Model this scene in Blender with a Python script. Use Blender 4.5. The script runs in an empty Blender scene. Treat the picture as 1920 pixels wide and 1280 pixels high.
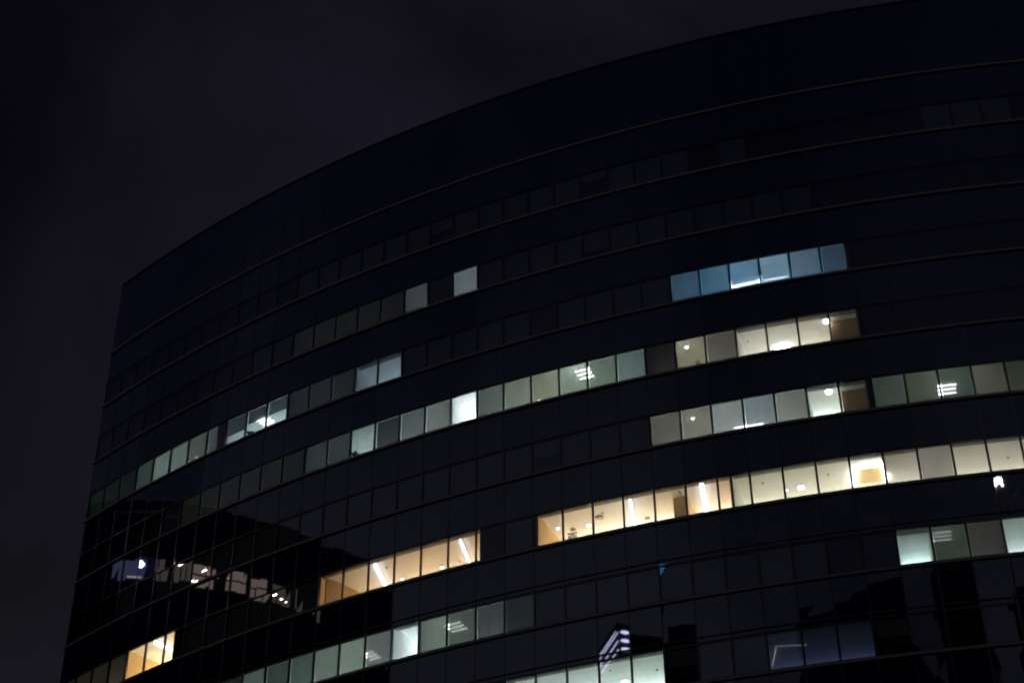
import bpy, math, random
from mathutils import Vector, Matrix

random.seed(7)
S = bpy.context.scene
COL = S.collection

# ---------------------------------------------------------------- survey of the facade
FPX, PITCH, ROLL = 3321.68, 0.639955, -0.00866        # lens (pixels of a 1920 wide frame), tilt, roll
CX, CY, RAD = 36.7665, 151.0426, 88.2044               # axis and radius of the curved front
TH0, DTH = -0.735641, 0.01667108                       # angle of mullion 0, angle of one bay
CAMZ = 1.7
H0 = 68.7500 + CAMZ
FLOOR, WIN = 4.0, 1.661                                # storey height, height of the glass strip
ROOF = H0 + 1.23
MA, MB_, LASTROW = -2, 58, 17                          # first and last mullion, lowest storey


def node(m, d=0.0):
    a = TH0 + m * DTH
    return CX + (RAD - d) * math.sin(a), CY - (RAD - d) * math.cos(a)


def fp(m, d, z):
    """Point on the faceted front: bay coordinate m, depth d behind the glass, height z."""
    k = math.floor(m); t = m - k
    x0, y0 = node(k, d); x1, y1 = node(k + 1, d)
    return Vector((x0 + (x1 - x0) * t, y0 + (y1 - y0) * t, z))


def axes(m):
    a = TH0 + m * DTH
    return Vector((math.cos(a), math.sin(a), 0)), Vector((-math.sin(a), math.cos(a), 0))   # along, inwards


def zb(r): return H0 - FLOOR * r
def zt(r): return zb(r) + WIN


def on_level(px, py, z):
    """Where the line of sight of a photo point meets a level z inside the building."""
    u = (px - 960) / FPX; v = -(py - 640) / FPX
    c, s = math.cos(ROLL), math.sin(ROLL)
    u, v = c * u - s * v, s * u + c * v
    d = Vector((u, math.cos(PITCH) - v * math.sin(PITCH), math.sin(PITCH) + v * math.cos(PITCH)))
    return Vector((0, 0, CAMZ)) + d * ((z - CAMZ) / d.z)


def bay_of(p):
    return (math.atan2(p.x - CX, -(p.y - CY)) - TH0) / DTH


# ---------------------------------------------------------------- materials
def lin(rgb):
    return tuple((c / 255 / 12.92 if c / 255 <= .04045 else ((c / 255 + .055) / 1.055) ** 2.4) for c in rgb)


def new_mat(name):
    m = bpy.data.materials.new(name); m.use_nodes = True
    nt = m.node_tree; nt.nodes.clear()
    out = nt.nodes.new('ShaderNodeOutputMaterial')
    return m, nt, out


def N(nt, t, **kw):
    n = nt.nodes.new(t)
    for k, v in kw.items():
        if k in n.inputs: n.inputs[k].default_value = v
        else: setattr(n, k, v)
    return n


def noisy(nt, a, b, scale=3.0, detail=4.0, coord='Object'):
    tc = N(nt, 'ShaderNodeTexCoord'); nz = N(nt, 'ShaderNodeTexNoise', Scale=scale, Detail=detail)
    nt.links.new(tc.outputs[coord], nz.inputs['Vector'])
    mx = N(nt, 'ShaderNodeMix', data_type='RGBA')
    mx.inputs[6].default_value = (*a, 1); mx.inputs[7].default_value = (*b, 1)
    nt.links.new(nz.outputs['Fac'], mx.inputs[0])
    return mx.outputs[2]


def principled(name, a, b=None, rough=.5, metal=0., ior=1.5, scale=3.0, bump=0.0):
    m, nt, out = new_mat(name)
    p = N(nt, 'ShaderNodeBsdfPrincipled', Roughness=rough, Metallic=metal, IOR=ior)
    nt.links.new(noisy(nt, a, b or tuple(c * .8 for c in a), scale), p.inputs['Base Color'])
    if bump:
        nz = N(nt, 'ShaderNodeTexNoise', Scale=scale * 6, Detail=6.0); bp = N(nt, 'ShaderNodeBump', Strength=bump)
        nt.links.new(nz.outputs['Fac'], bp.inputs['Height']); nt.links.new(bp.outputs['Normal'], p.inputs['Normal'])
    nt.links.new(p.outputs[0], out.inputs[0])
    return m


def glass_mat(name, tint, ior):
    m, nt, out = new_mat(name)
    fr = N(nt, 'ShaderNodeFresnel', IOR=ior)
    gl = N(nt, 'ShaderNodeBsdfGlossy', Roughness=0.0); gl.inputs['Color'].default_value = (.9, .92, 1, 1)
    tr = N(nt, 'ShaderNodeBsdfTransparent'); tr.inputs['Color'].default_value = (*tint, 1)
    # the inner face of the box would mirror a second time: only the outer face (front side) reflects
    geo = N(nt, 'ShaderNodeNewGeometry'); mt = N(nt, 'ShaderNodeMath', operation='MULTIPLY')
    inv = N(nt, 'ShaderNodeMath', operation='SUBTRACT'); inv.inputs[0].default_value = 1.0
    nt.links.new(geo.outputs['Backfacing'], inv.inputs[1])
    nt.links.new(fr.outputs[0], mt.inputs[0]); nt.links.new(inv.outputs[0], mt.inputs[1])
    mx = N(nt, 'ShaderNodeMixShader')
    nt.links.new(mt.outputs[0], mx.inputs[0]); nt.links.new(tr.outputs[0], mx.inputs[1]); nt.links.new(gl.outputs[0], mx.inputs[2])
    nt.links.new(mx.outputs[0], out.inputs[0])
    return m


def blind_mat(name, openness, own_colour=None):
    """Woven screen fabric: scatters light through, and lets a little straight through the weave."""
    m, nt, out = new_mat(name)
    tl = N(nt, 'ShaderNodeBsdfTranslucent'); df = N(nt, 'ShaderNodeBsdfDiffuse'); tr = N(nt, 'ShaderNodeBsdfTransparent')
    df.inputs['Color'].default_value = (.20, .206, .21, 1)
    if own_colour: tl.inputs['Color'].default_value = (*own_colour, 1)
    else:
        oi = N(nt, 'ShaderNodeObjectInfo')          # each blind's colour carries the brightness of its window
        tc = N(nt, 'ShaderNodeTexCoord'); mp = N(nt, 'ShaderNodeMapping'); mp.inputs['Scale'].default_value = (1.3, 1.3, .5)
        nz = N(nt, 'ShaderNodeTexNoise', Scale=1.6, Detail=3.0)
        nt.links.new(tc.outputs['Object'], mp.inputs['Vector']); nt.links.new(mp.outputs[0], nz.inputs['Vector'])
        rg = N(nt, 'ShaderNodeMapRange'); rg.inputs['To Min'].default_value = .8; rg.inputs['To Max'].default_value = 1.2
        nt.links.new(nz.outputs['Fac'], rg.inputs['Value'])
        vm = N(nt, 'ShaderNodeVectorMath', operation='SCALE')
        nt.links.new(oi.outputs['Color'], vm.inputs[0]); nt.links.new(rg.outputs[0], vm.inputs['Scale'])
        nt.links.new(vm.outputs[0], tl.inputs['Color'])
    ad = N(nt, 'ShaderNodeAddShader'); mx = N(nt, 'ShaderNodeMixShader'); mx.inputs[0].default_value = openness
    nt.links.new(tl.outputs[0], ad.inputs[0]); nt.links.new(df.outputs[0], ad.inputs[1])
    nt.links.new(ad.outputs[0], mx.inputs[1]); nt.links.new(tr.outputs[0], mx.inputs[2])
    nt.links.new(mx.outputs[0], out.inputs[0])
    return m


def emit(name, rgb, k):
    m, nt, out = new_mat(name)
    e = N(nt, 'ShaderNodeEmission', Strength=k); e.inputs['Color'].default_value = (*rgb, 1)
    nt.links.new(e.outputs[0], out.inputs[0])
    return m


def ceiling_mat(name, colour, joint=.75, w=1.2):
    m, nt, out = new_mat(name)
    tc = N(nt, 'ShaderNodeTexCoord'); mp = N(nt, 'ShaderNodeMapping'); mp.inputs['Rotation'].default_value = (0, 0, .35)
    br = N(nt, 'ShaderNodeTexBrick', Scale=1.0); br.offset = 0.0
    br.inputs['Color1'].default_value = (*colour, 1); br.inputs['Color2'].default_value = (*(c * .95 for c in colour), 1)
    br.inputs['Mortar'].default_value = (*(c * joint for c in colour), 1)
    br.inputs['Mortar Size'].default_value = .012; br.inputs['Brick Width'].default_value = w; br.inputs['Row Height'].default_value = w * .5
    nt.links.new(tc.outputs['Object'], mp.inputs['Vector']); nt.links.new(mp.outputs[0], br.inputs['Vector'])
    p = N(nt, 'ShaderNodeBsdfPrincipled', Roughness=.9)
    nt.links.new(br.outputs['Color'], p.inputs['Base Color']); nt.links.new(p.outputs[0], out.inputs[0])
    return m


def spandrel_mat():
    m, nt, out = new_mat('spandrel_glass')
    fr = N(nt, 'ShaderNodeFresnel', IOR=1.95)
    gl = N(nt, 'ShaderNodeBsdfGlossy', Roughness=0.012); gl.inputs['Color'].default_value = (.88, .92, 1, 1)
    df = N(nt, 'ShaderNodeBsdfDiffuse')
    nt.links.new(noisy(nt, (.016, .018, .045), (.026, .028, .06), .35), df.inputs['Color'])
    mx = N(nt, 'ShaderNodeMixShader')
    nt.links.new(fr.outputs[0], mx.inputs[0]); nt.links.new(df.outputs[0], mx.inputs[1]); nt.links.new(gl.outputs[0], mx.inputs[2])
    nt.links.new(mx.outputs[0], out.inputs[0])
    return m


M = {
    'glass': glass_mat('tinted_glass', (.90, .925, .915), 1.9),
    'spandrel': spandrel_mat(),
    'alu_dark': principled('dark_anodised_aluminium', (.018, .018, .021), (.026, .026, .03), .45, .6),
    'alu_mid': principled('grey_anodised_aluminium', (.09, .088, .086), (.12, .118, .115), .5, .4),
    'mullion': principled('dark_glossy_mullion', (.012, .013, .022), (.022, .023, .036), .28, 0., 1.75),
    'alu_pale': principled('weathered_aluminium', (.30, .285, .26), (.42, .40, .37), .55, .2, scale=1.5),
    'blind': blind_mat('screen_blind_fabric', .10),
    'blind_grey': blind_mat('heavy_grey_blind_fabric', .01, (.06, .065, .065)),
    'dim_room': principled('dim_room_sheet', (.045, .045, .06), (.03, .03, .042), .9),  # flat dark sheet in place of the dim room behind unlit glass
    'concrete': principled('concrete', (.22, .22, .22), (.3, .3, .29), .9, scale=.6),
    'dark_wall': principled('dark_interior_wall', (.03, .03, .033), None, .9),
    'floor': principled('office_floor_tiles', (.55, .54, .52), (.48, .47, .46), .8, scale=5),
    'wall_white': principled('white_office_wall', (.72, .73, .70), (.68, .69, .66), .9),
    'wall_warm': principled('warm_plaster_wall', (.62, .42, .20), (.56, .38, .18), .8),
    'wood': principled('oak_veneer', (.62, .42, .20), (.54, .35, .15), .5, scale=2),
    'wood_dark': principled('walnut_veneer', (.40, .25, .10), (.34, .20, .075), .5, scale=2),
    'brown': principled('brown_wall_panel', (.42, .26, .13), (.36, .22, .11), .6, scale=2),
    'ceil_plain': principled('plaster_ceiling', (.78, .77, .74), (.75, .74, .71), .95, scale=1),
    'ceil_tile': ceiling_mat('ceiling_tiles', (.78, .79, .77)),
    'ceil_blue': principled('blue_lit_ceiling', (.42, .60, .72), (.38, .56, .68), .95, scale=.8),  # some of the room's blue light is put into this colour
    'pelmet': principled('grey_curtain_box', (.24, .235, .22), None, .9),
    'vent': principled('ceiling_vent_metal', (.25, .23, .2), None, .5, .3),
    'black': principled('black_plastic', (.015, .015, .017), None, .5),
    'leaf': principled('plant_leaf', (.03, .07, .03), (.05, .1, .04), .6, scale=8),
    'pot': principled('clay_pot', (.2, .1, .06), None, .8),
    'steel': principled('lamp_housing', (.6, .6, .6), None, .4, .4),
    'card': principled('cardboard', (.3, .22, .13), None, .9),
}


# ---------------------------------------------------------------- mesh building
class Mesh:
    def __init__(self): self.v, self.f, self.mi, self.mats = [], [], [], []

    def slot(self, mat):
        if mat not in self.mats: self.mats.append(mat)
        return self.mats.index(mat)

    def hexa(self, b, t, mat):
        """b: four bottom corners, counter-clockwise seen from above; t: the four above them."""
        n = len(self.v); self.v += [tuple(p) for p in list(b) + list(t)]
        s = self.slot(mat)
        for q in ((0, 3, 2, 1), (4, 5, 6, 7), (0, 1, 5, 4), (1, 2, 6, 5), (2, 3, 7, 6), (3, 0, 4, 7)):
            self.f.append(tuple(n + i for i in q)); self.mi.append(s)

    def bay(self, m0, m1, d0, d1, z0, z1, mat):
        """Box following one bay: from d0 (outer) to d1 (inner)."""
        b = [fp2(m0, d0, z0), fp2(m1, d0, z0, 1), fp2(m1, d1, z0, 1), fp2(m0, d1, z0)]
        t = [Vector((p.x, p.y, z1)) for p in b]
        self.hexa(b, t, mat)

    def box(self, c, ax, ay, hx, hy, z0, z1, mat):
        b = [c - ax * hx - ay * hy, c + ax * hx - ay * hy, c + ax * hx + ay * hy, c - ax * hx + ay * hy]
        self.hexa([Vector((p.x, p.y, z0)) for p in b], [Vector((p.x, p.y, z1)) for p in b], mat)

    def quad(self, pts, mat):
        n = len(self.v); self.v += [tuple(p) for p in pts]
        self.f.append(tuple(range(n, n + len(pts)))); self.mi.append(self.slot(mat))

    def tube(self, pts, rad, mat, seg=10):
        """Round bar along a list of points, closed at both ends."""
        s = self.slot(mat); rings = []
        for i, p in enumerate(pts):
            d = (pts[min(i + 1, len(pts) - 1)] - pts[max(i - 1, 0)]).normalized()
            u = d.cross(Vector((0, 0, 1)))
            if u.length < 1e-4: u = Vector((1, 0, 0))
            u.normalize(); w = d.cross(u)
            rr = rad[i] if isinstance(rad, (list, tuple)) else rad
            ring = []
            for k in range(seg):
                a = 2 * math.pi * k / seg
                self.v.append(tuple(p + u * (rr * math.cos(a)) + w * (rr * math.sin(a)))); ring.append(len(self.v) - 1)
            rings.append(ring)
        for a, b in zip(rings, rings[1:]):
            for k in range(seg):
                self.f.append((a[k], a[(k + 1) % seg], b[(k + 1) % seg], b[k])); self.mi.append(s)
        self.f.append(tuple(reversed(rings[0]))); self.mi.append(s)
        self.f.append(tuple(rings[-1])); self.mi.append(s)

    def lathe(self, c, prof, mat, seg=20):
        self.tube([c + Vector((0, 0, z)) for r, z in prof], [max(r, .001) for r, z in prof], mat, seg)

    def build(self, name, parent=None, origin=None, smooth=False):
        me = bpy.data.meshes.new(name)
        o = bpy.data.objects.new(name, me); COL.objects.link(o)
        if parent is None and origin is None and self.v:
            xs = [p[0] for p in self.v]; ys = [p[1] for p in self.v]; zs = [p[2] for p in self.v]
            origin = Vector(((min(xs) + max(xs)) / 2, (min(ys) + max(ys)) / 2, min(zs)))
        off = origin or Vector((0, 0, 0))
        base = off if parent is None else Vector(parent.matrix_basis.translation if parent.parent is None else parent.parent.matrix_basis.translation)
        me.from_pydata([(p[0] - base.x, p[1] - base.y, p[2] - base.z) for p in self.v], [], self.f)
        for m in self.mats: me.materials.append(m)
        me.polygons.foreach_set('material_index', self.mi)
        if smooth: me.polygons.foreach_set('use_smooth', [True] * len(self.f))
        me.update()
        if parent is None: o.location = off
        else: o.parent = parent
        return o


def fp2(m, d, z, end=0):
    """fp() that reads a whole-number m as the end of the bay before it when end is set."""
    if end and abs(m - round(m)) < 1e-6:
        x, y = node(round(m), d); return Vector((x, y, z))
    return fp(m, d, z)


def tag(o, label=None, cat=None, group=None, kind=None):
    for k, v in (('label', label), ('category', cat), ('group', group), ('kind', kind)):
        if v: o[k] = v
    return o


def empty(name, loc):
    o = bpy.data.objects.new(name, None); COL.objects.link(o); o.location = loc
    return o


# ---------------------------------------------------------------- camera
cam = bpy.data.cameras.new('camera'); co = bpy.data.objects.new('camera', cam); COL.objects.link(co)
cam.sensor_width = 36.0; cam.lens = FPX / 1920 * 36.0; cam.clip_end = 5000; cam.clip_start = .1
co.matrix_world = Matrix.Translation((0, 0, CAMZ)) @ Matrix.Rotation(math.pi / 2 + PITCH, 4, 'X') @ Matrix.Rotation(ROLL, 4, 'Z')
cam.dof.use_dof = True; cam.dof.focus_distance = 38.0; cam.dof.aperture_fstop = 1.6     # the photo is a touch soft
S.camera = co

# ---------------------------------------------------------------- night sky
W = bpy.data.worlds.new('World'); S.world = W; W.use_nodes = True
nt = W.node_tree; nt.nodes.clear()
out = N(nt, 'ShaderNodeOutputWorld'); bg = N(nt, 'ShaderNodeBackground', Strength=1.0)
tc = N(nt, 'ShaderNodeTexCoord')
sky = N(nt, 'ShaderNodeTexSky', sky_type='NISHITA', sun_disc=False)
sky.sun_elevation = math.radians(-7); sky.sun_rotation = math.radians(215)
skys = N(nt, 'ShaderNodeVectorMath', operation='SCALE'); skys.inputs['Scale'].default_value = .05
nt.links.new(sky.outputs[0], skys.inputs[0])


def vmath(op, a, b=None):
    n = N(nt, 'ShaderNodeMath', operation=op)
    for i, x in enumerate((a, b)):
        if x is None: continue
        if isinstance(x, (int, float)): n.inputs[i].default_value = x
        else: nt.links.new(x, n.inputs[i])
    return n.outputs[0]


def ramp(src, x0, x1, y0=0., y1=1.):
    n = N(nt, 'ShaderNodeMapRange', interpolation_type='SMOOTHSTEP')
    for k, v in (('From Min', x0), ('From Max', x1), ('To Min', y0), ('To Max', y1)): n.inputs[k].default_value = v
    nt.links.new(src, n.inputs['Value']); return n.outputs[0]


def colour_times(rgb, f):
    n = N(nt, 'ShaderNodeVectorMath', operation='SCALE'); n.inputs[0].default_value = rgb
    nt.links.new(f, n.inputs['Scale']); return n.outputs[0]


def vadd(a, b):
    n = N(nt, 'ShaderNodeVectorMath', operation='ADD'); nt.links.new(a, n.inputs[0]); nt.links.new(b, n.inputs[1]); return n.outputs[0]


sep = N(nt, 'ShaderNodeSeparateXYZ'); nt.links.new(tc.outputs['Generated'], sep.inputs[0])
nz = N(nt, 'ShaderNodeTexNoise', Scale=2.6, Detail=6.0, Roughness=.55, Distortion=.4)
nt.links.new(tc.outputs['Generated'], nz.inputs['Vector'])
side = ramp(sep.outputs['X'], -.30, .06, .74, 1.18)
cloud = vmath('MULTIPLY', ramp(nz.outputs['Fac'], .38, .64, .50, 1.42), side)
# the town's glow on the cloud deck: strongest low in the south-west, fading upwards
dot = N(nt, 'ShaderNodeVectorMath', operation='DOT_PRODUCT')
g = Vector((math.sin(math.radians(-128)), math.cos(math.radians(-128)), 0)); dot.inputs[1].default_value = g
nt.links.new(tc.outputs['Generated'], dot.inputs[0])
glow_dir = ramp(dot.outputs['Value'], .22, .86)
glow_up = ramp(sep.outputs['Z'], .40, .72, 1., 0.)
glow = vmath('MULTIPLY', vmath('MULTIPLY', glow_dir, glow_up), cloud)
low = ramp(sep.outputs['Z'], 0.0, .42, 1., 0.)                    # haze of the lit streets along the horizon
band = ramp(sep.outputs['Z'], .45, .72, .82, 1.06)
base = vadd(colour_times((.0062, .0058, .0104), vmath('MULTIPLY', cloud, band)),
            colour_times((.0046, .0043, .0042), ramp(sep.outputs['Z'], .36, .66, 1., 0.)))
tot = vadd(base, colour_times((.055, .055, .062), glow))
tot = vadd(tot, colour_times((.0018, .0036, .0125), ramp(dot.outputs['Value'], -.1, .5)))
tot = vadd(tot, colour_times((.050, .040, .030), vmath('MULTIPLY', low, ramp(dot.outputs['Value'], -.2, .6, .05, 1.))))
tot = vadd(tot, skys.outputs[0])
nt.links.new(tot, bg.inputs['Color']); nt.links.new(bg.outputs[0], out.inputs[0])

# ---------------------------------------------------------------- ground
g = Mesh()
g.quad([(-2500, -2500, 0), (2500, -2500, 0), (2500, 2500, 0), (-2500, 2500, 0)],
       principled('asphalt', (.05, .05, .05), (.04, .04, .042), .9, scale=.4))
tag(g.build('ground'), kind='structure')

# ---------------------------------------------------------------- the curved office building
x0, y0 = node(28, 20)
BASE = Vector((x0, y0, 0))
B = tag(empty('office_building', BASE), 'dark curved glass office tower with some window strips lit at night', 'building')

m = Mesh()                                             # parapet: tall blank glass panels over the top ledge
for k in range(MA, MB_):
    for z0_, z1_ in ((zb(1) - .06, zb(1) + 2.6), (zb(1) + 2.63, ROOF - .1)):
        e = [random.gauss(0, .0022) for _ in range(4)]
        b = [fp2(k + .024, e[0], z0_), fp2(k + .976, e[1], z0_), fp2(k + .97, .05, z0_), fp2(k + .03, .05, z0_)]
        t = [fp2(k + .024, e[2], z1_), fp2(k + .976, e[3], z1_), fp2(k + .97, .05, z1_), fp2(k + .03, .05, z1_)]
        m.hexa(b, t, M['spandrel'])
m.build('parapet', B)
m = Mesh()
for k in range(MA, MB_): m.bay(k, k + 1, -.06, .5, ROOF - .1, ROOF, M['alu_dark'])
m.build('coping', B)

for r in range(1, LASTROW + 1):                        # glazed spandrel band under each window strip
    m = Mesh()
    for k in range(MA, MB_):
        z1_ = zb(r) - .20; z0_ = max(zt(r + 1) + .08, .2)
        if z0_ > z1_: continue
        e = [random.gauss(0, .0024) for _ in range(4)]
        b = [fp2(k + .024, e[0], z0_), fp2(k + .976, e[1], z0_), fp2(k + .97, .05, z0_), fp2(k + .03, .05, z0_)]
        t = [fp2(k + .024, e[2], z1_), fp2(k + .976, e[3], z1_), fp2(k + .97, .05, z1_), fp2(k + .03, .05, z1_)]
        m.hexa(b, t, M['spandrel'])
    m.build('spandrel', B)
    m = Mesh()                                          # projecting pale ledge under the sill
    for k in range(MA, MB_):
        m.bay(k - (.12 if k == MA else 0), k + 1, -.10, .0, zb(r) - .19, zb(r) - .075, M['alu_pale'])
        m.bay(k, k + 1, -.02, .12, zb(r) - .075, zb(r), M['mullion'])
    m.build('ledge', B)
    if r > 1:
        m = Mesh()                                      # head rail over the window strip
        for k in range(MA, MB_):
            m.bay(k, k + 1, -.008, .12, zt(r), zt(r) + .055, M['mullion'])
            if r > 7: m.bay(k, k + 1, -.05, -.012, zt(r) + .26, zt(r) + .31, M['alu_mid'])
        m.build('head_rail', B)

for k in range(MA, MB_ + 1):                           # one mullion per bay line, full height
    m = Mesh(); al, inn = axes(k); x, y = node(k, .05)
    m.box(Vector((x, y, 0)), al, inn, .032, .062, .2, ROOF - .12, M['mullion'])
    m.build('mullion', B)

m = Mesh()                                             # floor slabs, core and outer walls
for r in range(1, LASTROW + 1):
    for k in range(MA, MB_): m.bay(k, k + 1, .13, 9.0, zb(r) - 1.25, zb(r) - .92, M['concrete'])
m.build('floor_slab', B)
m = Mesh()
for k in range(MA, MB_): m.bay(k, k + 1, 9.0, 9.3, .1, ROOF - .4, M['dark_wall'])
m.build('core_wall', B)
m = Mesh()
for k in range(MA, MB_): m.bay(k, k + 1, .1, 24, ROOF - .5, ROOF - .2, M['concrete'])
m.build('roof', B)
for mm, sgn in ((MA, -1), (MB_, 1)):
    m = Mesh(); al, inn = axes(mm); x, y = node(mm, 12.0); c = Vector((x, y, 0)) + al * sgn * .13
    m.box(c, al, inn, .08, 11.9, .1, ROOF - .15, M['spandrel'])
    m.build('end_wall', B)
m = Mesh()
for k in range(MA, MB_): m.bay(k, k + 1, 23.6, 24, .1, ROOF - .52, M['dark_wall'])
m.build('rear_wall', B)

# ---------------------------------------------------------------- lit rooms
# row, from bay, to bay, ceiling, walls, light colour (linear), light level, pelmet depth, depth of room
ROOMS = [
    dict(key='r2', row=2, a=33, b=36, ceil='ceil_plain', wall='wall_white', rgb=(.75, 1, .95), lv=.012),
    dict(key='r3a', row=3, a=14, b=15, ceil='ceil_plain', wall='wall_white', rgb=(.9, 1, 1), lv=.3),
    dict(key='r3b', row=3, a=16, b=17, ceil='ceil_plain', wall='wall_white', rgb=(.9, 1, 1), lv=.5),
    dict(key='r4a', row=4, a=1, b=5.5, ceil='ceil_tile', wall='wall_white', rgb=(.72, 1, .93), lv=.6),
    dict(key='r4f', row=4, a=-2, b=.98, ceil='ceil_tile', wall='wall_white', rgb=(.86, 1, .97), lv=.085),
    dict(key='r4e', row=4, a=9.02, b=11.98, ceil='ceil_tile', wall='wall_white', rgb=(.9, 1, 1), lv=.2),
    dict(key='r5g', row=5, a=4, b=9.98, ceil='ceil_tile', wall='wall_white', rgb=(.9, 1, 1), lv=.1),
    dict(key='r3c', row=3, a=9, b=13.98, ceil='ceil_tile', wall='wall_white', rgb=(.95, 1, 1), lv=.1),
    dict(key='r4b', row=4, a=6, b=9, ceil='ceil_tile', wall='wall_white', rgb=(.8, 1, 1), lv=1.),
    dict(key='r4c', row=4, a=12, b=14, ceil='ceil_plain', wall='wall_white', rgb=(.82, .95, 1), lv=.3, pel=.42),
    dict(key='r4d', row=4, a=24, b=29.85, ceil='ceil_blue', wall='wall_white', rgb=(.55, .85, 1), lv=.25),
    dict(key='r5a', row=5, a=10, b=16, ceil='ceil_tile', wall='wall_white', rgb=(.85, 1, .93), lv=.8),
    dict(key='r5b', row=5, a=16, b=17, ceil='ceil_tile', wall='wall_white', rgb=(.9, 1, .98), lv=2.),
    dict(key='r5c', row=5, a=17, b=23, ceil='ceil_tile', wall='wall_white', rgb=(.88, 1, .84), lv=.9),
    dict(key='r5d', row=5, a=23, b=24, ceil='ceil_plain', wall='wall_white', rgb=(1, .97, .95), lv=.02),
    dict(key='r5e', row=5, a=24, b=26, ceil='ceil_plain', wall='wall_white', rgb=(1, .93, .72), lv=.3),
    dict(key='r5f', row=5, a=26, b=29.9, ceil='ceil_tile', wall='wall_white', rgb=(1, .96, .78), lv=.7, pel=.4),
    dict(key='r6a', row=6, a=23, b=28, ceil='ceil_plain', wall='wall_white', rgb=(.9, 1, .92), lv=.35),
    dict(key='r6b', row=6, a=28, b=29.85, ceil='ceil_plain', wall='wall_white', rgb=(1, 1, .86), lv=.6, pel=.4),
    dict(key='r6c', row=6, a=30, b=37, ceil='ceil_plain', wall='wall_white', rgb=(.9, 1, .83), lv=.6),
    dict(key='r7a', row=7, a=-2, b=1.84, ceil='ceil_plain', wall='wall_warm', rgb=(1, .95, .6), lv=.5),
    dict(key='r7b', row=7, a=1.9, b=4.42, ceil='ceil_plain', wall='wall_warm', rgb=(1, .74, .38), lv=1.),
    dict(key='r7c', row=7, a=11.0, b=17.14, ceil='ceil_plain', wall='wall_warm', rgb=(1, .72, .42), lv=.5, pel=.35),
    dict(key='r7d', row=7, a=19.1, b=25.4, ceil='ceil_plain', wall='wall_warm', rgb=(1, .79, .5), lv=1., pel=.35),
    dict(key='r7e', row=7, a=25.42, b=30, ceil='ceil_plain', wall='wall_white', rgb=(1, .94, .72), lv=.8, pel=.35),
    dict(key='r7f', row=7, a=30, b=38, ceil='ceil_plain', wall='wall_white', rgb=(1, .94, .72), lv=1.6, pel=.35),
    dict(key='r8a', row=8, a=7, b=14, ceil='ceil_tile', wall='wall_white', rgb=(.84, 1, .88), lv=.8),
    dict(key='r8b', row=8, a=14, b=15, ceil='ceil_tile', wall='wall_white', rgb=(.88, 1, .99), lv=1., pel=.35),
    dict(key='r8c', row=8, a=15, b=19, ceil='ceil_tile', wall='wall_white', rgb=(.84, 1, .88), lv=.8),
    dict(key='r8d', row=8, a=30, b=31, ceil='ceil_tile', wall='wall_white', rgb=(.85, 1, .96), lv=.7, pel=.45),
    dict(key='r8e', row=8, a=31, b=33, ceil='ceil_tile', wall='wall_white', rgb=(.95, 1, .9), lv=.6),
    dict(key='r8f', row=8, a=33, b=37, ceil='ceil_tile', wall='wall_white', rgb=(.85, 1, .96), lv=.7),
    dict(key='r9a', row=9, a=16, b=23, ceil='ceil_tile', wall='wall_white', rgb=(.88, 1, 1), lv=.9, pel=.3),
    dict(key='r9b', row=9, a=25, b=29, ceil='ceil_plain', wall='wall_white', rgb=(.5, .62, 1), lv=.05),
]
GAIN = {'r4c': (3.94, 4.521, 5.74), 'r5a': (1.546, 1.687, 1.9), 'r5b': (19.183, 18.278, 21.658), 'r5d': (6.735, 6.249, 6.849), 'r5f': (4.091, 3.99, 4.303), 'r6b': (7.331, 8.833, 10.854), 'r7a': (0.332, 0.38, 0.587), 'r7b': (9.364, 12.435, 20.28), 'r7c': (6.253, 6.418, 7.13), 'r7d': (4.773, 5.609, 7.315), 'r7e': (2.606, 2.491, 2.532), 'r8b': (16.125, 16.117, 18.438), 'r8d': (3.974, 4.333, 4.656), 'r8f': (2.385, 2.447, 2.57), 'r9a': (2.438, 2.57, 2.547), 'r9b': (1.024, 1.099, 1.642), 'r3a': (4.159, 4.297, 5.003), 'r3b': (6.45, 6.623, 8.018), 'r4a': (1.474, 1.389, 1.459), 'r4b': (2.061, 2.268, 2.685), 'r4d': (1.933, 3.198, 4.274), 'r5c': (1.064, 1.194, 1.203), 'r5e': (4.677, 4.525, 4.78), 'r6a': (3.259, 3.143, 3.314), 'r6c': (0.128, 0.224, 0.068), 'r8a': (0.803, 0.9, 0.98), 'r8c': (0.651, 0.695, 0.732), 'r8e': (0.483, 0.481, 0.457), 'r7f': (1.031, 0.996, 1.102), 'r3c': (2.478, 2.334, 1.94), 'r4f': (1.541, 3.06, 1.017), 'r4e': (3.452, 3.216, 3.826), 'r5g': (2.61, 2.479, 1.7)}
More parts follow.
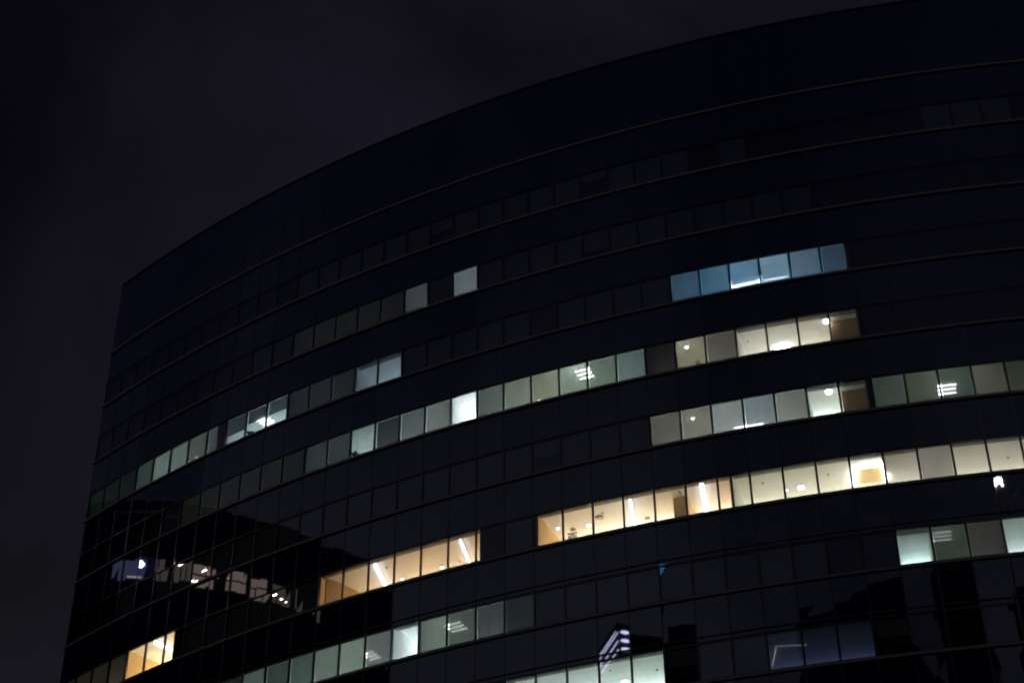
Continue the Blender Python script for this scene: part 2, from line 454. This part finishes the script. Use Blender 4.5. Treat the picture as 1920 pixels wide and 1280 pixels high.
#GAIN#
HEAD = .14                                              # ceiling above the top of the glass
DEPTH = 5.0
for R in ROOMS:
    r, a, b = R['row'], R['a'], R['b']
    zf, zc = zb(r) - .90, zt(r) + HEAD
    m = Mesh(); ks = [a] + [k for k in range(math.floor(a) + 1, math.ceil(b)) if a < k < b] + [b]
    for s, t in zip(ks, ks[1:]):
        m.bay(s, t, .14, DEPTH, zf - .01, zf + .02, M['floor'])
        m.bay(s, t, .10, DEPTH, zc, zc + .06, M[R['ceil']])
        m.bay(s, t, DEPTH, DEPTH + .1, zf, zc + .06, M[R['wall']])
        m.bay(s, t, .13, .19, zf + .02, zb(r) - .03, M['wall_white'])          # apron below the glass
        m.bay(s, t, .13, .33, zb(r) - .03, zb(r) - .005, M['wall_white'])      # inner sill
        if R.get('pel'): m.bay(s, t, .125, R['pel'], zt(r) - .02, zc - .002, M['pelmet'])   # curtain box
        else: m.bay(s, t, .085, .10, zt(r) + .08, zc + .06, M['alu_dark'])
    for mm, sg in ((a, 1), (b, -1)):                    # partitions at both ends
        al, inn = axes(mm); p = fp2(mm, DEPTH / 2 + .065, 0, 1 if sg < 0 else 0) + al * sg * .03
        m.box(p, al, inn, .025, DEPTH / 2 - .07, zf + .02, zc - .004, M[R['wall']])
    tag(m.build('room', B), kind=None)
    R['zc'] = zc
    # unseen light panels added deep in the room to brighten ceiling and blinds
    gk = GAIN.get(R['key'], (1, 1, 1)); lv = R['lv']
    rgb = tuple(c * k for c, k in zip(R['rgb'], gk)); mx = max(rgb)
    R['emit'] = emit('unseen_panel_light', tuple(c / mx for c in rgb), lv * mx * 8)
    m = Mesh(); n = max(1, round((b - a)))
    for i in range(n):
        mm = a + (b - a) * (i + .5) / n; al, inn = axes(mm)
        m.box(fp(mm, 4.1, 0), al, inn, .5, .22, zc - .80, zc - .76, R['emit'])
        for sx in (-1, 1): m.tube([fp(mm, 4.1, zc - .759) + al * .4 * sx, fp(mm, 4.1, zc - .004) + al * .4 * sx], .006, M['steel'], 5)
    m.build('unseen_light_panel', B)


def room(key): return next(R for R in ROOMS if R['key'] == key)


# solid pieces standing in the rooms (part of the fit-out, fixed to the building)
def fitout(name, row, m0, m1, d0, d1, mat, z0=None, z1=None):
    m = Mesh(); zf, zc = zb(row) - .88, zt(row) + HEAD - .006
    m.bay(m0, m1, d0, d1, z0 or zf, z1 or zc, M[mat]); m.build(name, B)


fitout('wood_panelling', 7, 23.38, 23.86, 1.25, 3.2, 'wood')


def slant_wall(name, row, pts, mat):
    """Partition standing along a line of points on the ceiling."""
    z1 = zt(row) + HEAD - .004; ps = [on_level(x, y, z1) for x, y in pts]; m = Mesh()
    for p, q in zip(ps, ps[1:]):
        d = (q - p).normalized(); n = Vector((d.y, -d.x, 0)) * .05
        if n.dot(axes(bay_of(p))[0]) > 0: n = -n
        m.hexa([Vector((v.x, v.y, zb(row) - .87)) for v in (p, q, q + n, p + n)][::(1 if d.cross(n).z > 0 else -1)],
               [Vector((v.x, v.y, z1)) for v in (p, q, q + n, p + n)][::(1 if d.cross(n).z > 0 else -1)], M[mat])
    m.build(name, B)


slant_wall('wood_panelling', 7, [(1007, 972), (1015, 990), (1020, 1010), (1023, 1027)], 'wood')
slant_wall('wood_panelling', 7, [(612, 1082), (640, 1093), (690, 1118)], 'wood_dark')
fitout('wood_panelling', 5, 29.02, 29.86, .95, 3.0, 'brown')
fitout('wood_panelling', 6, 29.04, 29.82, 1.0, 3.0, 'brown')

# ---------------------------------------------------------------- windows
# (row, bay): ('B' blind down | 'P' blind part way | 'O' blind up, window glow put into the fabric colour, share lowered)
LIT = {}
def put(row, cols, kind, w=.3, frac=1.0):
    for c in cols: LIT[(row, c)] = [kind, w, frac]

put(3, [14, 16], 'B')
put(4, [1, 2, 3, 4, 5], 'B'); put(4, [6, 7, 8], 'P', .06, .5); LIT[(4, 6)][2] = .62; put(4, [12, 13], 'O'); put(4, range(24, 30), 'B')
put(5, [13, 14, 15, 17, 18, 19, 20, 21, 22, 24, 25], 'B'); put(5, [12, 16, 23, 26, 27, 28, 29], 'O')
put(6, range(23, 28), 'B'); put(6, [28, 29], 'O'); put(6, range(30, 35), 'B')
put(7, [-2, -1, 0, 1], 'B'); put(7, [1, 2, 3, 4], 'O'); put(7, range(11, 18), 'O'); put(7, range(19, 35), 'O'); put(7, [31], 'B')
put(8, range(8, 18), 'B'); put(8, [14, 30, 33], 'O'); put(8, [31, 32], 'B')
put(9, range(18, 23), 'O'); put(9, [26, 27, 28], 'O')
WB = {(3, 14): (0.3, 0.3, 0.3), (3, 16): (0.3, 0.3, 0.3), (4, 1): (0.1272, 0.1847, 0.1596), (4, 2): (0.5826, 0.5713, 0.5811), (4, 3): (0.4666, 0.4584, 0.4516), (4, 4): (0.2832, 0.2379, 0.2368), (4, 5): (0.2482, 0.2112, 0.245), (4, 6): (0.002, 0.002, 0.002), (4, 7): (0.002, 0.002, 0.002), (4, 8): (0.0224, 0.0215, 0.0235), (4, 24): (0.2161, 0.2254, 0.2386), (4, 25): (0.2041, 0.2703, 0.2883), (4, 26): (0.2712, 0.3546, 0.3852), (4, 27): (0.5266, 0.5474, 0.5145), (4, 28): (0.4708, 0.366, 0.3368), (4, 29): (0.2459, 0.1685, 0.1588), (5, 13): (0.002, 0.002, 0.002), (5, 14): (0.1605, 0.1413, 0.154), (5, 15): (0.2863, 0.2559, 0.2379), (5, 17): (0.2424, 0.234, 0.2718), (5, 18): (0.4079, 0.3583, 0.3573), (5, 19): (0.4276, 0.3568, 0.3163), (5, 20): (0.3272, 0.36, 0.3189), (5, 21): (0.2199, 0.2442, 0.2301), (5, 22): (0.2396, 0.2772, 0.3234), (5, 24): (0.485, 0.4826, 0.4099), (5, 25): (0.1856, 0.1865, 0.2196), (6, 23): (0.1997, 0.172, 0.1584), (6, 24): (0.3194, 0.2844, 0.2458), (6, 25): (0.3761, 0.4072, 0.4437), (6, 26): (0.2845, 0.3344, 0.3997), (6, 27): (0.3561, 0.3648, 0.3518), (6, 30): (0.3838, 0.4029, 0.4742), (6, 31): (0.2826, 0.3072, 0.2634), (6, 32): (0.1489, 0.1927, 0.1827), (6, 33): (0.4201, 0.357, 0.3603), (6, 34): (0.3581, 0.2854, 0.2955), (7, 31): (0.2992, 0.3035, 0.319), (8, 9): (0.1028, 0.1156, 0.1133), (8, 10): (0.1748, 0.1905, 0.2004), (8, 11): (0.4485, 0.4476, 0.4324), (8, 12): (0.6227, 0.5967, 0.5667), (8, 13): (0.4841, 0.4129, 0.4365), (8, 15): (0.5834, 0.6228, 0.5699), (8, 16): (0.2569, 0.273, 0.2564), (8, 17): (0.1801, 0.1588, 0.1848), (8, 31): (0.268, 0.3123, 0.294), (8, 32): (0.3358, 0.2882, 0.3061)}  # brightness of each window, put into its blind's colour
#WB#
DESC = {'B': 'lit window with its roller blind down', 'P': 'lit window with its roller blind half down', 'O': 'lit window with no blind, ceiling in view'}


def pane(m, c, r, mat):
    e = [random.gauss(0, .0016) for _ in range(4)]; z0_, z1_ = zb(r) + .021, zt(r) - .021
    b = [fp2(c + .035, .03 + e[0], z0_), fp2(c + .965, .03 + e[1], z0_), fp2(c + .965, .045 + e[1], z0_), fp2(c + .035, .045 + e[0], z0_)]
    t = [fp2(c + .035, .03 + e[2], z1_), fp2(c + .965, .03 + e[3], z1_), fp2(c + .965, .045 + e[3], z1_), fp2(c + .035, .045 + e[2], z1_)]
    m.hexa(b, t, mat)


def frame(m, c, r, mat):
    z0_, z1_ = zb(r), zt(r)
    m.bay(c + .024, c + .976, .022, .085, z0_ + .001, z0_ + .02, mat); m.bay(c + .024, c + .976, .022, .085, z1_ - .02, z1_ - .001, mat)
    m.bay(c + .024, c + .034, .022, .085, z0_ + .02, z1_ - .02, mat); m.bay(c + .966, c + .976, .022, .085, z0_ + .02, z1_ - .02, mat)


stuff = Mesh()
for r in range(2, LASTROW + 1):
    for c in range(MA, MB_):
        if (r, c) in LIT:
            kind, w, frac = LIT[(r, c)]
            m = Mesh(); frame(m, c, r, M['alu_dark']); wo = m.build('window', B); tag(wo, DESC[kind])
            m = Mesh(); pane(m, c, r, M['glass']); m.build('pane', wo)
            if kind != 'O':
                m = Mesh(); zl = zt(r) - (WIN - .01) * frac
                m.quad([fp2(c + .06, .12, zl), fp2(c + .95, .12, zl), fp2(c + .95, .12, zt(r) - .035), fp2(c + .06, .12, zt(r) - .035)], M['blind'])
                if frac < 1: m.bay(c + .065, c + .955, .112, .132, zl - .03, zl, M['alu_dark'])
                bo = m.build('roller_blind', wo); ww = WB.get((r, c), (w, w, w)); bo.color = (*ww, 1)
        else:
            frame(stuff, c, r, M['mullion']); pane(stuff, c, r, M['glass'])
            u = random.random()
            cover = 1.0 if u < .9 else random.choice((.3, .5, .75, 0))
            if c < 9 - 2.2 * max(0, r - 2) or (r <= 3 and c > 28) or (r == 2 and c > 22 and u > .4): cover = 0
            if r >= 4 and c > 29: cover = 0
            if r == 8 and c in (28, 29): cover = 0
            stuff.quad([fp2(c + .02, .3, zb(r) - .02), fp2(c + .98, .3, zb(r) - .02), fp2(c + .98, .3, zt(r) + .03), fp2(c + .02, .3, zt(r) + .03)], M['dim_room']) if not any(R['row'] == r and R['a'] - .5 < c < R['b'] for R in ROOMS) else None  # added sheet gives the empty rooms their dim tone
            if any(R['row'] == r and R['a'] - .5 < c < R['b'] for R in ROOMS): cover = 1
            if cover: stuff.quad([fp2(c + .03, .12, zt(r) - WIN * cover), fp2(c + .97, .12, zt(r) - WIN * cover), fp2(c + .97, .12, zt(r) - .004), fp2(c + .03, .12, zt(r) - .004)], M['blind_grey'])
tag(stuff.build('unlit_window', B), kind='stuff')
print('lit windows', len(LIT))

# ---------------------------------------------------------------- lamps and things inside the rooms (each a thing of its own)
white = emit('cool_white_tube', (1, .97, 1), 5)
globe = emit('globe_lamp', (1, .97, .93), 22)
bright = emit('bright_tube_behind_blind', (1, .98, 1), 20)
white_soft = emit('cool_white_diffuser', (.93, 1, .97), 9)
violet = emit('violet_white_tube', (.86, .84, 1), 16)
blue_tube = emit('dim_blue_tube', (.75, .82, 1), .1)
dim_tube = emit('dim_louvre_tube', (.95, 1, .95), 5)


def tube_light(px0, px1, row, label, mat=white, rad=.05, drop=.16, group=None):
    z = zt(row) + HEAD - drop
    a, b = on_level(*px0, z), on_level(*px1, z)
    t = empty('tube_light', (a + b) / 2); tag(t, label, 'light', group)
    d = (b - a).normalized()
    m = Mesh(); m.tube([a + d * .03, b - d * .03], rad, mat, 12); m.build('tube', t, smooth=True)
    m = Mesh(); sd = d.cross(Vector((0, 0, 1)))
    m.box((a + b) / 2, d, sd, (b - a).length / 2, rad * .8, z + rad + .003, z + rad + .035, M['steel']); m.build('housing', t)
    m = Mesh()
    for f in (.2, .8):
        p = a.lerp(b, f); m.tube([p + Vector((0, 0, rad + .035)), p + Vector((0, 0, drop - .004))], .008, M['steel'], 6)
    m.build('hanger', t)
    return t


def downlight(px, row, label, rad=.09, mat=white, group=None, drop=.03):
    z = zt(row) + HEAD - drop
    c = on_level(*px, z); t = empty('downlight', c); tag(t, label, 'light', group)
    m = Mesh(); m.lathe(c, [(rad * .5, -rad * .62), (rad * .85, -rad * .4), (rad, 0)], mat, 20); m.build('lens', t, smooth=True)
    m = Mesh(); m.lathe(c + Vector((0, 0, .001)), [(rad * 1.25, .0), (rad * 1.25, drop - .004)], M['steel'], 20); m.build('rim', t)
    return t


def louvre_light(px, row, label, n=3, length=.8, gap=.33, mat=dim_tube, rad=.035, group=None):
    z = zt(row) + HEAD - .05
    c = on_level(*px, z); al, inn = axes(bay_of(c)); al = (al + inn * .0).normalized()
    t = empty('louvre_light', c); tag(t, label, 'light', group)
    for i in range(n):
        p = c + inn * (i - (n - 1) / 2) * gap
        m = Mesh(); m.tube([p - al * length / 2, p + al * length / 2], rad, mat, 10); m.build('tube', t, smooth=True)
    m = Mesh(); m.box(c, al, inn, length / 2 + .05, gap * (n - 1) / 2 + .1, z + rad + .002, z + .046, M['steel']); m.build('tray', t)
    return t


def vent(px, row, label, rad=.16):
    z = zt(row) + HEAD - .03; c = on_level(*px, z)
    m = Mesh(); m.lathe(c, [(rad * .5, -.03), (rad, -.01), (rad, .024)], M['vent'], 20)
    return tag(m.build('ceiling_vent', smooth=True), label, 'vent', 'round ceiling vents in the warm rooms')


# blue-lit room
tube_light((1372, 538.5), (1428, 526), 4, 'thick violet-white batten light along the sill of the blue-lit windows', violet, .075, .12)
tube_light((1431, 526), (1478, 518), 4, 'thin white batten light beside a dark oval in the blue-lit windows', violet, .03, .12)
c = on_level(1441, 511, zt(4) + HEAD - .02)
m = Mesh(); m.lathe(c, [(.12, -.06), (.36, -.035), (.42, .012)], principled('blue_shadow_disc', (.05, .08, .1), None, .8), 24)  # disc stands for a round shadow on the ceiling, dark by colour
tag(m.build('ceiling_shadow_disc', smooth=True), 'dark round disc of shadow on the blue ceiling above the thin batten light', 'ceiling disc')
# fourth strip, left
louvre_light((497, 789), 4, 'bright four-tube louvre light under the half-lowered blinds of the upper left strip', 3, .7, .28, white, .05)
downlight((368, 857), 4, 'small white spot at the foot of a green window, upper left', .05, bright)
# fifth strip
c = on_level(880, 778, zt(5) + HEAD - .03); al, inn = axes(bay_of(c))
t = tag(empty('panel_light', c), 'square white ceiling panel overexposing the brightest window of the facade', 'light')
m = Mesh(); m.box(c, al, inn, .36, .36, c.z - .02, c.z + .01, white); m.build('diffuser', t)
m = Mesh(); m.box(c, al, inn, .4, .4, c.z + .011, c.z + .026, M['steel']); m.build('tray', t)
downlight((1011, 750.5), 5, 'small oval spot on the sill line of a pale green window, fifth strip', .07, bright)
louvre_light((1096, 701), 5, 'three-tube louvre light glowing behind a green blind across two windows', 3, .75, .33, bright)
downlight((1287, 650.5), 5, 'round downlight in the narrow yellowish window right of a dark window', .11, bright)
louvre_light((1466, 650), 5, 'pair of bright violet-white tubes low in a cream window, above the sill', 2, .7, .2, violet, .06)
downlight((1549, 602), 5, 'large round globe lamp beside the brown wall of the topmost cream strip', .15, globe)
# sixth strip
downlight((1299, 784), 6, 'round downlight in the left part of the grey strip below the cream one', .1, bright)
tube_light((1375, 802.5), (1433, 793.5), 6, 'white batten light on the sill line across two grey windows', bright, .04, .12)
downlight((1554, 734), 6, 'large round lamp in the white window beside a brown wall, sixth strip', .15, globe)
louvre_light((1776, 730), 6, 'three-tube light behind a dark green blind near the right edge', 3, .8, .33, bright)
# seventh strip, right and middle
tube_light((1181, 936), (1192, 989), 7, 'slanted tube light in the middle of the warm strip, clear of its window frames', white, .055)
tube_light((1315, 905), (1326, 961), 7, 'wide tube light flooding the warm window right of the wood panel', white, .09)
downlight((1046, 990), 7, 'round downlight at the left end of the warm strip, beside the slanting wood wall', .08)
downlight((1104, 984), 7, 'round downlight in the second warm window, left of a dark ceiling vent', .1)
vent((1124, 970), 7, 'dark round ceiling vent right of the second downlight in the warm strip', .2)
vent((1075, 993), 7, 'faint round ceiling vent between the two downlights of the warm strip', .14)
vent((1214, 972), 7, 'faint round ceiling vent just right of the slanted tube in the warm strip', .13)
downlight((1502, 913), 7, 'large round globe lamp in the cream window of the long right-hand strip', .16)
downlight((1475, 918), 7, 'small spot by the frame just left of the large globe lamp', .06)
z = zt(7) + HEAD - .07                                  # lit border round a wood ceiling recess
pts = [on_level(x, y, z) for x, y in ((1602, 909), (1606, 876), (1656, 870), (1662, 903))]
t = tag(empty('light_frame', pts[1]), 'bright U-shaped light strip framing a wood panel in the long cream strip', 'light')
for i in range(3):
    d = (pts[i + 1] - pts[i]).normalized()
    m = Mesh(); m.tube([pts[i] + d * .02, pts[i + 1] - d * .02], (.085, .075, .07)[i], globe, 12); m.build('light_strip', t, smooth=True)
m = Mesh(); q = [Vector((p.x, p.y, z + .05)) for p in (pts[0], pts[3], pts[2], pts[1])]
m.hexa(q, [p + Vector((0, 0, .015)) for p in q], M['wood']); m.build('soffit_panel', t)
# seventh strip, left
tube_light((703, 1058), (725, 1102), 7, 'thick slanted tube light in the left half of the amber strip', white, .085)
tube_light((863, 1012), (882, 1058), 7, 'thinner slanted tube light in the last window of the amber strip', white, .06)
downlight((754, 1085), 7, 'small pendant spot in the fourth amber window, right of the thick tube', .07, drop=.06)
downlight((829, 1063), 7, 'larger pendant spot beside the frame in the fifth amber window', .09, drop=.06)
tube_light((290, 1203), (322, 1218), 7, 'thick overexposed tube light in the small amber window pair by the left corner', white, .11)
# eighth strip
louvre_light((697, 1229), 8, 'three faint tubes behind the green blind left of the open bright window', 3, .6, .3, dim_tube)
downlight((776, 1219), 8, 'white lamp in the corner of the bright window in the lower green strip', .13)
louvre_light((855, 1175), 8, 'three faint tubes behind the green blind, second right of the bright window', 3, .8, .33, dim_tube)
louvre_light((1767, 1005), 8, 'three faint tubes behind a grey-green blind near the lower right edge', 3, .75, .33, emit('faint_tube', (.95, 1, .95), 2.4))
# ninth strip
downlight((1172, 1277), 9, 'white lamp at the bottom edge of the picture in the pale bottom strip', .16)
tube_light((1451, 1211), (1514, 1208), 9, 'dim bluish tube light running across two dark blue windows', blue_tube, .035, .1)
tube_light((1448, 1248), (1455, 1214), 9, 'dim pale tube light standing out at the left of the dark blue windows', emit('dim_pale_tube', (.9, .92, 1), .22), .03, .1)


m = Mesh()
for x_, y_, r_ in ((1553, 890, 7), (1430, 906, 7), (1742, 862, 7), (1890, 858, 7), (1274, 922, 7), (1130, 962, 7), (1402, 640, 5), (725, 1064, 7), (862, 1052, 7), (1144, 1257, 9), (1232, 1256, 9)):
    c = on_level(x_, y_, zt(r_) + HEAD - .03)
    m.lathe(c, [(.03, -.02), (.05, 0), (.05, .026)], M['vent'], 12)
m.build('ceiling_sensor', B)


def sill_point(px, row, d=.25):
    """Point on the inner sill behind the photo column px."""
    best = None
    for i in range(400):
        mm = -2 + i * .1; p = fp(mm, d, zb(row))
        q = p - Vector((0, 0, CAMZ)); f = q.y * math.cos(PITCH) + q.z * math.sin(PITCH)
        x = 960 + FPX * q.x / f
        if best is None or abs(x - px) < best[0]: best = (abs(x - px), mm)
    return fp(best[1], d, zb(row) - .004), best[1]


def plant(px, row, h, label):
    c, mm = sill_point(px, row); rnd = random.Random(px)
    t = tag(empty('potted_plant', c), label, 'plant', 'plants on the office window sills')
    m = Mesh(); m.lathe(c, [(.06, .001), (.085, .1), (.08, .11)], M['pot'], 14); m.build('pot', t, smooth=True)
    m = Mesh()
    for i in range(34):
        a = rnd.uniform(0, 6.28); l = h * rnd.uniform(.6, 1.); lean = rnd.uniform(.1, .75)
        d = Vector((math.cos(a), math.sin(a), 0)); s = Vector((-d.y, d.x, 0)); b0 = c + Vector((0, 0, .1)) + d * .03
        p1 = b0 + d * l * lean * .45 + Vector((0, 0, l * .6)); p2 = b0 + d * l * lean + Vector((0, 0, l * (1 - lean * .35)))
        m.quad([b0 - s * .008, b0 + s * .008, p1 + s * .028, p2, p1 - s * .028], M['leaf'])
    m.build('leaves', t)


def monitor(px, row, label, w=.5, h=.34):
    c, mm = sill_point(px, row, .4); al, inn = axes(mm)
    t = tag(empty('computer_monitor', c - Vector((0, 0, .2))), label, 'monitor', 'monitors seen over the office window sills')
    m = Mesh(); m.box(c, al, inn, w / 2, .02, c.z + .1, c.z + .1 + h, M['black']); m.build('screen', t)
    m = Mesh(); m.box(c + inn * .0, al, inn, .03, .014, c.z - .18, c.z + .099, M['black']); m.box(c, al, inn, .12, .1, c.z - .2, c.z - .181, M['black']); m.build('stand', t)
    return t


plant(468, 4, .5, 'leafy plant on the sill under the half-lowered blind, upper left strip')
plant(664, 5, .42, 'leafy plant on the sill of a bright green-white window in the middle strip')
plant(1307, 5, .3, 'low dark plant on the sill below the round downlight, yellowish window')
monitor(1424, 5, 'dark monitor edge above the sill of the first cream window', .3, .14)
monitor(1521, 5, 'dark monitor top above the sill under the large globe lamp', .45, .2)
c, mm = sill_point(1066, 7, .3); al, inn = axes(mm)      # slatted chair back by the warm window
t = tag(empty('office_chair', c - Vector((0, 0, .9)) + inn * .35), 'dark slatted chair back against the second warm window', 'chair')
cc = c + inn * .15
m = Mesh()
for i in range(6): m.box(cc + al * (i - 2.5) * .075, al, inn, .022, .015, c.z - .4, c.z + .52 - abs(i - 2.5) * .03, M['black'])
m.box(cc, al, inn, .24, .02, c.z + .52, c.z + .57, M['black']); m.build('backrest', t)
m = Mesh(); m.box(cc + inn * .24, al, inn, .24, .22, c.z - .46, c.z - .4, M['black']); m.build('seat', t)
for sx in (-1, 1):
    for sy in (-1, 1):
        m = Mesh(); m.box(cc + inn * (.24 + sy * .19) + al * sx * .2, al, inn, .02, .02, c.z - .87, c.z - .461, M['black']); m.build('leg', t)

# ---------------------------------------------------------------- neighbouring towers, seen only as reflections in the glass
MT = {'wall': principled('dark_cladding', (.05, .05, .052), (.035, .035, .04), .8, scale=.2),
      'glass': principled('dark_tower_glass', (.012, .012, .014), None, .25),
      'wall2': principled('grey_cladding', (.16, .155, .15), (.11, .11, .105), .85, scale=.15),
      'fin': principled('pale_concrete_fin', (.2, .19, .18), None, .9)}


def tower(x0, x1, y0, y1, h, label, skin='wall2'):
    t = tag(empty('office_tower', ((x0 + x1) / 2, (y0 + y1) / 2, 0)), label, 'building')
    c = Vector(((x0 + x1) / 2, (y0 + y1) / 2, 0)); X, Y = Vector((1, 0, 0)), Vector((0, 1, 0))
    m = Mesh(); m.box(c, X, Y, (x1 - x0) / 2, (y1 - y0) / 2, .05, h, MT[skin]); m.build('body', t)
    m = Mesh(); m.box(c, X, Y, (x1 - x0) / 2 + .3, (y1 - y0) / 2 + .3, h + .001, h + 1.0, MT['fin']); m.build('roof', t)
    m = Mesh(); z = 4.0
    while z < h - 3:
        m.box(c, X, Y, (x1 - x0) / 2 + .06, (y1 - y0) / 2 + .06, z, z + 1.8, MT['glass']); z += 4.0
    m.build('window_band', t)
    return t


# west: a tower with a lit bar floor facing the curved front
XW = -60.0
tw = tower(-84, XW, 46, 96, 76, 'dark tower with a lit bar floor, mirrored in the lower left glass', 'wall')
zw = 68.3 + CAMZ
warm_p = emit('bar_room_glow', (1, .74, .60), .75); warm_d = emit('bar_room_dim', (1, .8, .65), .3)
blue_p = emit('bar_room_blue', (.42, .5, 1), .34); spot = emit('bar_spot', (1, .93, .88), 60); bspot = emit('bar_blue_spot', (.5, .47, 1), 70)
line = emit('bar_shelf_light', (1, .66, .5), 2.0)
for y0_, y1_, mat in ((85.4, 90.5, blue_p), (82.2, 84.2, warm_d), (78.3, 81.0, warm_d), (74.2, 77.6, warm_p), (69.9, 73.1, warm_p),
                      (66.4, 69.3, warm_p), (63.2, 65.6, warm_d), (60.6, 62.6, warm_d), (57.4, 59.2, warm_d)):
    m = Mesh(); m.box(Vector((XW + .09, (y0_ + y1_) / 2, 0)), Vector((1, 0, 0)), Vector((0, 1, 0)), .02, (y1_ - y0_) / 2, zw, zw + 1.75, mat)
    w = m.build('bar_window', tw)
    m = Mesh()
    for f in (0, .33, .66, 1): m.box(Vector((XW + .14, y0_ + (y1_ - y0_) * f, 0)), Vector((1, 0, 0)), Vector((0, 1, 0)), .025, .06, zw, zw + 1.75, MT['wall'])
    if mat is warm_p: m.box(Vector((XW + .14, (y0_ + y1_) / 2, 0)), Vector((1, 0, 0)), Vector((0, 1, 0)), .02, (y1_ - y0_) / 2 - .07, zw + .8, zw + .92, MT['wall'])
    m.build('glazing_bars', w)
m = Mesh()
for y_, dz, r_ in ((80.2, 1.5, .06), (79.6, .9, .05), (76.6, 1.3, .07), (77.2, .25, .07), (72.0, .5, .08), (64.2, .6, .08), (63.6, .35, .05)):
    m.tube([Vector((XW + .2, y_ + r_ * 2.2, zw + dz - r_ * 1.6)), Vector((XW + .2, y_, zw + dz)), Vector((XW + .2, y_ - r_ * 2.2, zw + dz + r_ * 1.6))], [r_ * .4, r_ * .8, r_ * .4], spot, 10)  # spots drawn out aslant, the lens streak is put into their shape
m.tube([Vector((XW + .2, 85.9, zw + 1.0)), Vector((XW + .2, 85.9, zw + 1.25)), Vector((XW + .2, 85.9, zw + 1.5))], [.22, .42, .22], bspot, 12)
m.build('bar_lamps', tw)
m = Mesh()
for a_, b_, dz in ((85.6, 88.4, .1), (73.9, 76.4, 1.05), (71.6, 73.0, 1.05)):
    m.tube([Vector((XW + .2, a_, zw + dz)), Vector((XW + .2, b_, zw + dz))], .07, line, 8)
m.build('bar_shelf_lamp', tw)

# south: towers behind the photographer
tower(-37, -11, -75, -45, 98, 'broad unlit tower mirrored as a black block in the lower right glass')
tower(-4.5, 4.5, -75, -45, 100, 'narrow unlit tower mirrored as a dark stripe in the lower right glass')
ts = tower(11, 34, -80, -52, 96, 'unlit tower with roof floodlights mirrored at the right edge of the glass')
flood = emit('floodlight', (1, .95, 1), 60)
m = Mesh(); c = Vector((16.1, -52.0, 110.1))
m.tube([Vector((c.x, c.y, 96.9)), c - Vector((0, 0, .3))], .09, MT['fin'], 8); m.build('mast', ts)
for dx, dz, rr in ((-.35, -.15, .5), (.4, .35, .46), (.75, -.35, .12)):
    m = Mesh(); p = c + Vector((dx, 0, dz)); m.tube([p - Vector((0, .2, 0)), p, p + Vector((0, .1, 0))], [rr * .5, rr, rr * .8], flood, 14); m.build('floodlight', ts, smooth=True)

# south-west: slim slab with three light lines round its top corner
tl = empty('slab_tower', (-55, -1.8, 0)); tag(tl, 'slim tower with three violet light lines, mirrored above the pale bottom strip', 'building')
K = Vector((-52.0, .3, 0)); d1 = Vector((-.85, -.52, 0)).normalized(); nrm = Vector((d1.y, -d1.x, 0))
m = Mesh(); m.box(K + d1 * 4.1 - nrm * 6.1, d1, nrm, 4.0, 6.0, .05, 84.2, MT['wall']); m.build('body', tl)
m = Mesh(); z = 4.0
while z < 78: m.box(K + d1 * 4.1 - nrm * 6.1, d1, nrm, 4.04, 6.04, z, z + 1.8, MT['glass']); z += 4.0
m.build('window_band', tl)
led = emit('violet_light_line', (.70, .68, 1), 9)
for i in range(3):
    zz = 83.25 - i * .92
    m = Mesh(); m.tube([K + d1 * (7.4 - i * .6) + Vector((0, 0, zz)), K + d1 * .2 + Vector((0, 0, zz))], .042, led, 8)
    m.tube([K - nrm * .25 + Vector((0, 0, zz)), K - nrm * .7 + Vector((0, 0, zz)), K - nrm * 1.1 + Vector((0, 0, zz))], [.1, .19, .1], led, 10)
    m.build('light_line', tl)
ts2 = empty('sign_tower', (-46, -10, 0)); tag(ts2, 'tower carrying a small blue lit sign, mirrored in the unlit strip above the light lines', 'building')
m = Mesh(); m.box(Vector((-44.0, -10.0, 0)), Vector((.82, -.57, 0)), Vector((.57, .82, 0)), 1.6, 5, .05, 83.0, MT['wall']); m.build('body', ts2)
bl = emit('blue_sign_light', (.07, .32, .8), 2.2)
m = Mesh(); c = Vector((-41.6, -4.0, 88.1)); s_ = Vector((.82, -.57, 0)); up = Vector((0, 0, 1)); nn = Vector((.57, .82, 0))
fr_ = [c - s_ * .9 + up * 1.1, c - s_ * .6 - up * 1.5, c + s_ * .1 - up * .3, c + s_ * .8 + up * 1.0]
m.hexa([fr_[1], fr_[2], fr_[2] - nn * .2, fr_[1] - nn * .2], [fr_[0], fr_[3], fr_[3] - nn * .2, fr_[0] - nn * .2], bl); m.build('sign_panel', ts2)
m = Mesh(); m.tube([Vector((-43.2, -4.6, 82.0)), c - nn * .2], .12, MT['fin'], 8); m.build('sign_post', ts2)

# ---------------------------------------------------------------- render settings
S.render.engine = 'CYCLES'
S.view_settings.view_transform = 'Standard'; S.view_settings.look = 'None'
S.view_settings.exposure = 0; S.view_settings.gamma = 1
S.cycles.use_denoising = True
S.cycles.max_bounces = 10; S.cycles.diffuse_bounces = 5; S.cycles.glossy_bounces = 4; S.cycles.transparent_max_bounces = 24
S.cycles.caustics_reflective = False; S.cycles.caustics_refractive = False
S.cycles.sample_clamp_indirect = 30.0
S.cycles.filter_width = 1.9
S.cycles.use_light_tree = True
